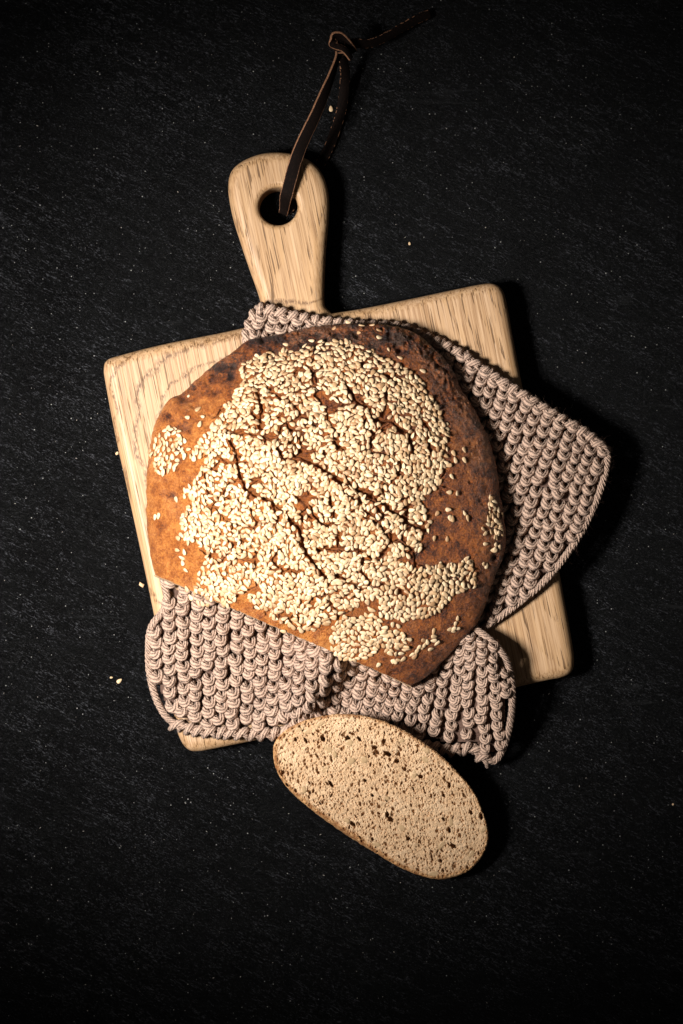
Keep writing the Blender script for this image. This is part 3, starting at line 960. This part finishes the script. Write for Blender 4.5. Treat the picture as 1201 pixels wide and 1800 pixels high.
HAND = [(588, 578, 10), (632, 585, 5), (666, 582, 5), (502, 606, 10), (548, 600, 30), (612, 601, 20), (568, 602, 80), (585, 605, 30), (667, 594, -20), (655, 573, 0), (636, 573, 10), (612, 567, 10), (683, 615, 80),
        (703, 629, 20), (743, 652, 0), (797, 797, 60), (800, 809, 70), (816, 791, 60), (816, 809, 60), (794, 838, 50), (770, 849, 80), (763, 857, 60), (769, 849, -70), (789, 865, 10), (802, 867, 80),
        (788, 896, 0), (791, 911, 60), (795, 912, 80), (768, 903, -50), (816, 902, 60), (821, 911, 70), (786, 947, 80), (763, 946, 85), (755, 917, 10), (751, 924, -50), (754, 933, 80),
        (857, 910, 70), (865, 908, 80), (869, 913, 30), (857, 922, 0), (865, 922, -30), (849, 930, 20), (852, 938, -20), (862, 935, 70), (871, 935, 60), (872, 945, 50), (853, 956, 0), (872, 958, 40), (870, 966, 40),
        (877, 962, 60), (868, 967, 0), (849, 991, 60), (855, 994, 85), (820, 982, -40), (800, 1096, 85), (797, 1105, -70), (804, 1086, 85), (790, 1106, 0), (797, 1109, 30), (804, 1104, 10),
        (762, 1110, -75), (762, 1118, 10), (762, 1125, 10), (768, 1130, -50), (751, 1128, 70), (746, 1133, -60), (741, 1138, 50), (736, 1138, -60), (729, 1153, -60), (732, 1145, -70), (724, 1150, -40), (717, 1140, 0),
        (700, 1160, 10), (694, 1162, 60), (708, 1158, -30), (665, 1168, -60), (690, 1163, 80), (498, 1109, 10), (333, 697, 15), (349, 720, -40), (357, 733, 30), (352, 746, -80), (330, 734, 20), (311, 878, 60),
        (325, 872, 80), (274, 909, -60), (280, 907, -70), (313, 967, 10), (325, 970, 80), (320, 980, 40), (322, 990, 60), (328, 1002, 30), (329, 1035, 60), (336, 1050, 50), (346, 1038, 80), (364, 1047, 85), (350, 1060, 60),
        (357, 1060, 80), (366, 1062, -60), (628, 1033, 50), (625, 1062, 60), (647, 1040, 80), (646, 1058, 70), (650, 1070, 50), (636, 1046, 60), (690, 1098, 80), (700, 1100, 50), (696, 1112, 80), (655, 1072, 20),
        (745, 1125, 20), (757, 1140, 10), (684, 1130, 60), (326, 862, 60), (322, 795, 60), (333, 790, 0), (325, 802, -70), (326, 775, 60), (318, 778, 40)]

def scatter_seeds():
    # candidate points, dart throwing with an elliptical footprint
    pts = []; ang = []; lay = []
    cell = 12
    def run(n, dmin, layer, dens=1.0):
        own = {}
        mx = rng.uniform(262, 890, n); my = rng.uniform(590, 1175, n)
        wob = 9
        ex = mx + wob * fbm(mx / 11, my / 11, 90, 3); ey = my + wob * fbm(mx / 11, my / 11, 95, 3)
        m = np.zeros(n, bool)
        for poly, d in REG:
            m |= inside(ex, ey, poly) & (rng.uniform(0, 1, n) < d)
        cd, near = crack_field(mx, my)
        m &= (near > 1.4)
        # thin places
        hol = fbm(mx / 22, my / 22, 101, 3)
        m &= ~((hol > .60) & (rng.uniform(0, 1, n) < .93))
        if layer: m &= (fbm(mx / 30, my / 30, 111, 2) > -.25)
        for x, y in zip(mx[m], my[m]):
            a = rng.uniform(0, math.pi) if rng.uniform() < .5 else (math.radians(60) + 2.2 * float(fbm(x / 50, y / 50, 120, 2)) + rng.normal(0, .5))
            ci, cj = int(x // cell), int(y // cell)
            bad = False
            for di in (-1, 0, 1):
                for dj in (-1, 0, 1):
                    for (qx, qy, qa) in own.get((ci + di, cj + dj), ()):
                        dx, dy = x - qx, y - qy
                        dd = math.hypot(dx, dy)
                        if dd < 1e-6: bad = True; break
                        an = math.atan2(dy, dx)
                        ra = 5.3 * 3.2 / math.hypot(3.2 * math.cos(an - a), 5.3 * math.sin(an - a))
                        rb = 5.3 * 3.2 / math.hypot(3.2 * math.cos(an - qa), 5.3 * math.sin(an - qa))
                        if dd < (ra + rb) * dmin: bad = True; break
                    if bad: break
                if bad: break
            if bad: continue
            own.setdefault((ci, cj), []).append((x, y, a))
            pts.append((x, y)); ang.append(a); lay.append(layer)
    run(200000, .82, 0)
    run(7000, 1.25, 1)
    for x, y, d in HAND:
        pts.append((x, y)); ang.append(math.radians(d)); lay.append(-1)
    return np.array(pts, float), np.array(ang), np.array(lay)

def build_seeds():
    pts, ang, lay = scatter_seeds()
    n = len(pts)
    p, nm = loaf_frame(pts[:, 0], pts[:, 1])
    # soften normals toward the local average then tilt each seed
    tilt = rng.normal(0, .085, (n, 3)); tilt[lay == 1] *= 2.0; tilt[lay == -1] *= .8
    nm = nm + tilt; nm /= np.linalg.norm(nm, axis=1, keepdims=True)
    d = np.stack([np.cos(ang), -np.sin(ang), np.zeros(n)], -1)        # picture angle, y down
    d = d - np.sum(d * nm, 1, keepdims=True) * nm; d /= np.linalg.norm(d, axis=1, keepdims=True)
    flip = rng.uniform(0, 1, n) < .5
    d[flip] *= -1
    e = np.cross(nm, d)
    sc = rng.normal(1.0, .10, n).clip(.7, 1.2)
    off = np.where(lay == 1, .00105, .00042) + rng.normal(0, .00012, n)
    pos = p + nm * off[:, None]
    R = np.stack([d, e, nm], -1) * sc[:, None, None]                   # columns
    R[:, :, 1] *= rng.normal(1, .07, n)[:, None]
    order = np.argsort(-(pos[:, 2] * 20 + sc + (lay != 0) * .2 + (lay == -1) * .6))
    solo = order[:300]; rest = order[300:]
    me = mesh_np('sesame_seed', SV, SF)
    me.materials.append(M['seed'])
    Pinv = Matrix.Translation(-Vector(loaf.location))
    for i in solo:
        o = bpy.data.objects.new('sesame_seed', me); C.objects.link(o)
        o.parent = loaf
        o.matrix_parent_inverse = Pinv
        m = Matrix([[*R[i, 0], pos[i, 0]], [*R[i, 1], pos[i, 1]], [*R[i, 2], pos[i, 2]], [0, 0, 0, 1]])
        o.matrix_basis = m
    V = np.einsum('nij,kj->nki', R[rest], SV) + pos[rest][:, None]
    F = (SF[None] + (np.arange(len(rest)) * len(SV))[:, None, None]).reshape(-1, 3)
    mm = mesh_np('sesame_seeds', V.reshape(-1, 3), F)
    o = put('sesame_seeds', mm, M['seed'], loaf)
    o['kind'] = 'stuff'
    print('seeds', n)
    return me
seed_me = build_seeds()

# ================================================================ bread slice
SL = [(480, 1318), (486, 1300), (502, 1284), (532, 1268), (578, 1257), (622, 1256), (672, 1267), (722, 1291), (770, 1324), (808, 1361), (836, 1396), (850, 1430),
      (859, 1462), (856, 1488), (838, 1518), (812, 1537), (778, 1545), (742, 1540), (700, 1523), (642, 1487), (580, 1446), (532, 1410), (502, 1380), (484, 1348)]
SC_ = np.array([668., 1400.])
SUP = np.array([-.20, -.98])
def slice_plane(x, y):
    d = (x - 800) * SUP[0] + (y - 1545) * SUP[1]
    return 10.5 + np.maximum(d, -20) * .25 * .31            # mm above the tabletop
HX0, HY0, HR = 470, 1245, 2                                 # raster origin and samples per unit
def slice_relief():
    W_, H_ = 400 * HR, 312 * HR
    h = np.zeros((H_, W_))
    yy, xx = np.mgrid[0:H_, 0:W_]
    X = xx / HR + HX0; Y = yy / HR + HY0
    ua, va = X * .42 + Y * .91, -X * .91 + Y * .42
    h -= .62 * np.abs(fbm(ua / 9, va / 4.2, 204, 3)) + .30 * np.abs(fbm(ua / 4, va / 2.2, 205, 2)); h += .26
    h += .14 * fbm(X / 4.5, Y / 4.5, 201, 3) + .25 * fbm(X / 11, Y / 6, 203, 2) + .35 * fbm(X / 30, Y / 30, 202, 2)
    r0 = np.random.default_rng(5)
    def pit(cx, cy, ra, rb, an, dep, e0=.65):
        R_ = int(max(ra, rb) * HR * 1.5) + 2
        ix, iy = int((cx - HX0) * HR), int((cy - HY0) * HR)
        x0, x1 = max(0, ix - R_), min(W_, ix + R_ + 1); y0, y1 = max(0, iy - R_), min(H_, iy + R_ + 1)
        if x0 >= x1 or y0 >= y1: return
        dx = X[y0:y1, x0:x1] - cx; dy = Y[y0:y1, x0:x1] - cy
        u = (dx * math.cos(an) + dy * math.sin(an)) / ra; v = (-dx * math.sin(an) + dy * math.cos(an)) / rb
        q = np.sqrt(u * u + v * v)
        an2 = np.arctan2(v, u)
        q = q * (1 + .13 * np.sin(2 * an2 + cx) + .09 * np.sin(5 * an2 + cy))
        f = 1 - sstep(e0, 1.1, q)
        h[y0:y1, x0:x1] = np.minimum(h[y0:y1, x0:x1], h[y0:y1, x0:x1] * .3 - dep * f) * (f > 0) + h[y0:y1, x0:x1] * (f <= 0)
    big = [(612, 1299, 6.2), (632, 1299, 5.4), (682, 1325, 8), (663, 1322, 5), (675, 1303, 5), (568, 1298, 6), (538, 1302, 5), (659, 1314, 5.5), (698, 1338, 5), (621, 1290, 3.5),
           (582, 1378, 6), (642, 1372, 4.5), (687, 1440, 6.5), (681, 1432, 5.5), (790, 1459, 5.5), (797, 1487, 6), (740, 1365, 5), (790, 1380, 5), (718, 1474, 4.5), (560, 1358, 3.5),
           (620, 1448, 6), (655, 1475, 4), (702, 1325, 4), (780, 1398, 4), (828, 1428, 4.5), (846, 1435, 5), (780, 1440, 4), (775, 1513, 4), (712, 1352, 4), (655, 1398, 4), (545, 1393, 3.5),
           (498, 1358, 4), (505, 1380, 4), (520, 1300, 4)]
    for x, y, r in big: pit(x, y, r * r0.uniform(.8, 1.1), r * r0.uniform(.5, .8), r0.uniform(.2, 1.6), r * 1.0)
    for k in range(420):
        x, y = r0.uniform(478, 862), r0.uniform(1254, 1548); r = r0.uniform(2.4, 4.0)
        pit(x, y, r, r * r0.uniform(.45, .8), r0.normal(1.2, .5), r * .62, .5)
    for k in range(5200):
        x, y = r0.uniform(476, 864), r0.uniform(1252, 1550); r = r0.uniform(.8, 2.4)
        pit(x, y, r, r * r0.uniform(.5, .95), r0.normal(1.2, .7), r * r0.uniform(.28, .60), .35)
    return h
KERN = [(614, 1306, 8.5, 7, 0), (617, 1337, 7.5, 8.5, 60), (571, 1353, 9, 6.5, -30), (728, 1362, 10, 6, -75), (534, 1387, 8.5, 5.5, 75), (748, 1335, 9, 6.5, 50), (749, 1319, 8, 6, 20),
        (541, 1286, 9, 6, -10), (563, 1272, 10, 5.5, -35), (706, 1455, 8.5, 6, 30), (793, 1444, 9, 5, 80), (776, 1486, 10, 5.5, -50), (829, 1501, 7.5, 5.5, -50), (850, 1458, 8, 5.5, -50),
        (762, 1536, 11, 6, 0), (577, 1316, 11, 7, 45), (525, 1283, 7, 5, 10), (662, 1484, 9, 5, 25), (610, 1442, 7, 4.5, 30), (706, 1302, 6, 4.5, 0), (680, 1403, 6, 4.5, 20), (640, 1335, 8, 7, 40), (588, 1325, 8, 5, 70)]
def build_slice():
    root = thing('bread_slice', 'single slice of seeded brown bread in front of the board, leaning on the cloth', 'bread slice', P(668, 1400, 0))
    hm = slice_relief()
    p = catmull(SL, 10, True)
    a = np.arctan2(p[:, 1] - SC_[1], p[:, 0] - SC_[0]); r = np.hypot(p[:, 0] - SC_[0], p[:, 1] - SC_[1])
    o = np.argsort(a)
    nt = 1500; nr = 260
    th = np.linspace(-math.pi, math.pi, nt, endpoint=False)
    R = np.interp(th, a[o], r[o], period=2 * math.pi)
    R = R + 1.1 * fbm(np.cos(th) * 14, np.sin(th) * 14, 211, 3) + .8 * fbm(np.cos(th) * 60, np.sin(th) * 60, 212, 2)
    t = np.linspace(.002, 1, nr) ** .75
    X = SC_[0] + t[:, None] * R * np.cos(th); Y = SC_[1] + t[:, None] * R * np.sin(th)
    fx = np.clip((X - HX0) * HR, 0, hm.shape[1] - 2); fy = np.clip((Y - HY0) * HR, 0, hm.shape[0] - 2)
    ix = fx.astype(int); iy = fy.astype(int); fx -= ix; fy -= iy
    h = (hm[iy, ix] * (1 - fx) + hm[iy, ix + 1] * fx) * (1 - fy) + (hm[iy + 1, ix] * (1 - fx) + hm[iy + 1, ix + 1] * fx) * fy
    dist_in = (1 - t[:, None]) * R                          # rough distance from rim
    h = h * sstep(0, 5, dist_in) - 1.0 * (1 - sstep(0, 3.5, dist_in)) ** 2
    Zt = slice_plane(X, Y) + h
    top = px_to_world(np.stack([X, Y], -1), Zt)
    rim = top[-1]
    nrm = np.array([-(.31 * SUP[0]), (.31 * SUP[1]), 1.0]); nrm /= np.linalg.norm(nrm)
    cw = top[0].mean(0)
    rings = [top]; K = 8
    rd = rim - cw; rd = rd - (rd @ nrm)[:, None] * nrm; rd /= np.linalg.norm(rd, axis=1, keepdims=True)
    lowside = sstep(-.1, .6, rd @ np.array([-.53, -.85, 0]))          # the flat base flares out a little under the cut
    # the crust side: straight down through the slice thickness, bulging slightly, never below the tabletop
    for k in range(1, K + 1):
        f = k / K
        q = rim - np.array([0, 0, .0094 * f]) + rd * ((lowside * .0026 - .0010) * f)[:, None]
        q[:, 2] = np.maximum(q[:, 2], .0002)
        rings.append(q[None])
    V = np.concatenate(rings, 0); F = grid_faces(V.shape[0], nt, True)
    ring = F[:, 0] // nt
    V = V.reshape(-1, 3)
    low = sstep(-60, 70, -((X - 668) * .53 - (Y - 1400) * .85))      # thicker crust along the flat base
    crusty = (1 - sstep(3.0, 9 + 9 * low, dist_in)) * (.75 + .25 * low)
    crusty_all = np.concatenate([crusty, np.ones((K, nt))]).ravel()
    kr = nr - 6
    for nm, m in (('crumb', ring < kr), ('crust', ring >= kr)):
        f = F[m]; used = np.unique(f); rem = -np.ones(len(V), int); rem[used] = np.arange(len(used))
        me = mesh_np(nm, V[used], rem[f][:, ::-1].copy())
        attr(me, 'crusty', crusty_all[used])
        put(nm, me, M['crumb'], root)
    # closed underside
    bot = V.reshape(-1, nt, 3)[-1]
    c = bot.mean(0)[None]
    VV = np.vstack([bot, c]); FF = np.array([(i, (i + 1) % nt, nt) for i in range(nt)])
    me = mesh_np('back_face', VV, FF); attr(me, 'crusty', np.zeros(len(VV))); put('back_face', me, M['crumb'], root)
    # sunflower kernels
    for (x, y, ra, rb, dg) in KERN:
        na, nl = 20, 7
        V2 = []
        an = math.radians(dg)
        for i in range(nl + 1):
            q = i / nl
            for j in range(na):
                b = j / na * 2 * math.pi
                taper = 1 + .18 * math.cos(b)
                ux = math.cos(b) * ra * q; uy = math.sin(b) * rb * q * taper * .9
                X2 = x + ux * math.cos(an) - uy * math.sin(an); Y2 = y + ux * math.sin(an) + uy * math.cos(an)
                zz = float(slice_plane(X2, Y2)) - .35 + .75 * math.sqrt(max(0, 1 - q * q)) + (-.10 if q < .35 else 0)
                V2.append(P(X2, Y2, zz * .001))
        me = mesh_np('sunflower_kernel', np.array(V2), grid_faces(nl + 1, na, True)[:, ::-1].copy())
        put('sunflower_kernel', me, M['kernel'], root)
    return root
build_slice()

# ================================================================ leather strap
def ribbon(name, ctrl, parent, thick=1.1, nper=12, lit_edge=True):
    """ctrl: (px, py, z_mm, half_width_mm, roll_deg) ; roll 0 = flat, 90 = on edge"""
    c = catmull(ctrl, nper)
    P3 = px_to_world(c[:, :2], c[:, 2])
    T = np.gradient(P3, axis=0); T /= np.linalg.norm(T, axis=1, keepdims=True)
    side = np.cross(T, np.array([0, 0, 1.0])); side /= np.linalg.norm(side, axis=1, keepdims=True) + 1e-9
    up = np.cross(side, T)
    ro = np.radians(c[:, 4])[:, None]
    Wv = side * np.cos(ro) + up * np.sin(ro); Nv = np.cross(T, Wv)
    hw = (c[:, 3] * .001)[:, None]; ht = thick * .0005
    nz = .00010 * fbm(np.arange(len(c)) / 3., np.zeros(len(c)), 300, 2)[:, None]
    prof = [(-1, -.7), (-1, .7), (-.9, 1), (.9, 1), (1, .7), (1, -.7), (.9, -1), (-.9, -1)]
    rings = np.stack([P3 + Wv * (hw * a + nz * a) + Nv * ht * b for a, b in prof], 1)
    n = len(c)
    V = rings.reshape(-1, 3); F = grid_faces(n, 8, True)
    caps = np.array([[0, 1, 2, 3], [0, 3, 4, 7], [4, 5, 6, 7]]); F = np.vstack([F, caps, caps[:, ::-1] + (n - 1) * 8])
    me = mesh_np(name, V, F, smooth=False)
    me.materials.append(M['leather']); me.materials.append(M['ledge'])
    mi = np.zeros(len(F), np.int32)
    col = F[:, 0] % 8
    body = np.arange(len(F)) < (n - 1) * 8
    mi[body & ((col == 0) | (col == 4) | (col == 1) | (col == 5) | (col == 3) | (col == 7))] = 1
    mi[~body] = 1
    if not lit_edge: mi[:] = np.where((mi == 1) & (rng.uniform(0, 1, len(F)) < .22), 1, 0)  # fewer pale edge faces: shade on these strands is put into the colour
    me.polygons.foreach_set('material_index', mi)
    o = put(name, me, None, parent)
    return o
def build_strap():
    root = thing('leather_strap', 'dark brown leather strap looped through the hole of the board handle and knotted', 'strap', P(505, 345, .012))
    ribbon('strap_loop', [(498, 376, 2.0, 2.1, 8), (500, 366, 6, 2.1, 6), (502, 350, 15.0, 2.6, 4), (505, 338, 19.0, 2.7, 4), (511, 315, 20.4, 2.7, 2), (519, 285, 22.5, 2.7, -12), (532, 250, 25, 2.7, -24),
                          (551, 210, 27, 2.6, -30), (569, 168, 27, 2.5, -40), (584, 130, 25, 2.2, -56), (594, 100, 23, 2.0, -60), (600, 86, 22, 2.0, 40)], root, 1.0)
    ribbon('strap_loop', [(602, 92, 18, 2.1, 30), (606, 120, 12, 2.2, 25), (606, 150, 6, 2.2, 14), (601, 190, 2.4, 2.2, 5), (592, 222, 1.4, 2.2, 0), (577, 262, 1.2, 2.2, 0), (556, 300, 1.2, 2.2, 0), (528, 340, 1.2, 2.1, 0), (505, 372, 1.3, 2.1, 0)], root, 1.0, lit_edge=False)
    # knot: two turns of the strap and a stub
    ribbon('knot', [(622, 92, 19, 1.7, 10), (612, 76, 23, 2.0, 52), (600, 63, 25, 2.1, 66), (588, 62, 25.5, 2.1, 68), (584, 70, 25, 2.0, 66), (590, 82, 24.5, 2.0, -60), (604, 88, 24, 1.9, 40), (616, 92, 21, 1.8, 20)], root, 1.0)
    ribbon('knot', [(583, 79, 23.5, 1.2, 0), (592, 82, 26, 1.3, 0), (603, 86, 26.5, 1.3, 10), (611, 94, 25.5, 1.3, 20), (617, 103, 23.5, 1.2, 20)], root, 1.2)
    ribbon('knot', [(596, 66, 22, 1.9, 20), (598, 76, 23.5, 2.0, 10), (598, 86, 23, 2.0, 0)], root, 1.4)
    ribbon('strap_end', [(606, 78, 20, 2.0, 20), (625, 76, 19, 2.1, -30), (650, 76, 15, 2.1, -40), (680, 64, 11, 2.1, -40), (706, 49, 8, 2.1, -40), (735, 33, 5, 2.1, -30), (756, 24, 3, 1.9, -20)], root, .8, lit_edge=False)
    return root
build_strap()

# ================================================================ loose seeds and crumbs on the slate
def loose_seed(px, py, deg, label, sc=1.0):
    o = bpy.data.objects.new('sesame_seed', seed_me); C.objects.link(o)
    o.location = P(px, py, .00045 * sc + .0001)
    o.rotation_euler = (0.05, 0.08, math.radians(deg)); o.scale = (sc, sc, sc)
    o['label'] = label; o['category'] = 'seed'; o['group'] = 'loose sesame seeds on the black slate'
loose_seed(582, 191, 95, 'loose sesame seed lying between the two strands of the leather strap')
loose_seed(210, 1197, 40, 'largest loose sesame seed on the slate, left of the cloth corner', .98)
loose_seed(720, 428, 100, 'tiny loose sesame seed on the slate right of the board handle', .55)
loose_seed(196, 1191, 5, 'small sesame fragment just left of the largest loose seed', .5)
def crumb(px, py, r, label, mat):
    bm = bmesh.new(); bmesh.ops.create_icosphere(bm, subdivisions=2, radius=r)
    for v in bm.verts:
        v.co *= random.uniform(.65, 1.2); v.co.z *= .6; v.co.x *= 1.35
    me = bpy.data.meshes.new('bread_crumb'); bm.to_mesh(me); bm.free()
    a = me.attributes.new('crusty', 'FLOAT', 'POINT')
    o = put('bread_crumb', me, mat); o.location = P(px, py, r * .4); o.rotation_euler = (0, 0, random.uniform(0, 3))
    o['label'] = label; o['category'] = 'crumb'; o['group'] = 'bread crumbs on the black slate'
crumb(249, 1028, .0010, 'pale crumb on the slate beside the lower left board edge', M['crumb'])
crumb(206, 797, .0006, 'tiny brown crumb on the slate beside the upper left board edge', M['crumb'])
crumb(1183, 1414, .0004, 'tiny pale crumb near the right edge of the slate', M['crumb'])

# ================================================================ dust and grit on the slate
def build_grit():
    V, F = [], []
    ico = bmesh.new(); bmesh.ops.create_icosphere(ico, subdivisions=1, radius=1)
    iv = np.array([v.co[:] for v in ico.verts]); fi = np.array([[v.index for v in f.verts] for f in ico.faces]); ico.free()
    r0 = np.random.default_rng(77)
    for k in range(900):
        if k < 120: x, y = r0.normal(640, 130), r0.normal(1520, 90)
        else: x, y = r0.uniform(-20, 1220), r0.uniform(-20, 1820)
        rad = .00006 + .00020 * r0.uniform(0, 1) ** 4
        sc = np.array([r0.uniform(.6, 2.2), r0.uniform(.5, 1), r0.uniform(.4, .8)]) * rad
        a = r0.uniform(0, 3.14)
        q = iv * (1 + r0.uniform(-.25, .25, (len(iv), 1))) * sc
        q = np.stack([q[:, 0] * math.cos(a) - q[:, 1] * math.sin(a), q[:, 0] * math.sin(a) + q[:, 1] * math.cos(a), q[:, 2]], -1)
        base = len(V) * len(iv)
        V.append(q + np.array(P(x, y, rad * .4))); F.append(fi + base)
    me = mesh_np('slate_grit', np.concatenate(V), np.concatenate(F), smooth=False)
    t = NT('pale_grit'); m = t.out((.26, .23, .20), .8, None, .2)
    o = put('slate_grit', me, m)
    o['kind'] = 'stuff'; o['label'] = 'pale dust and grit sprinkled over the black slate'; o['category'] = 'grit'
build_grit()
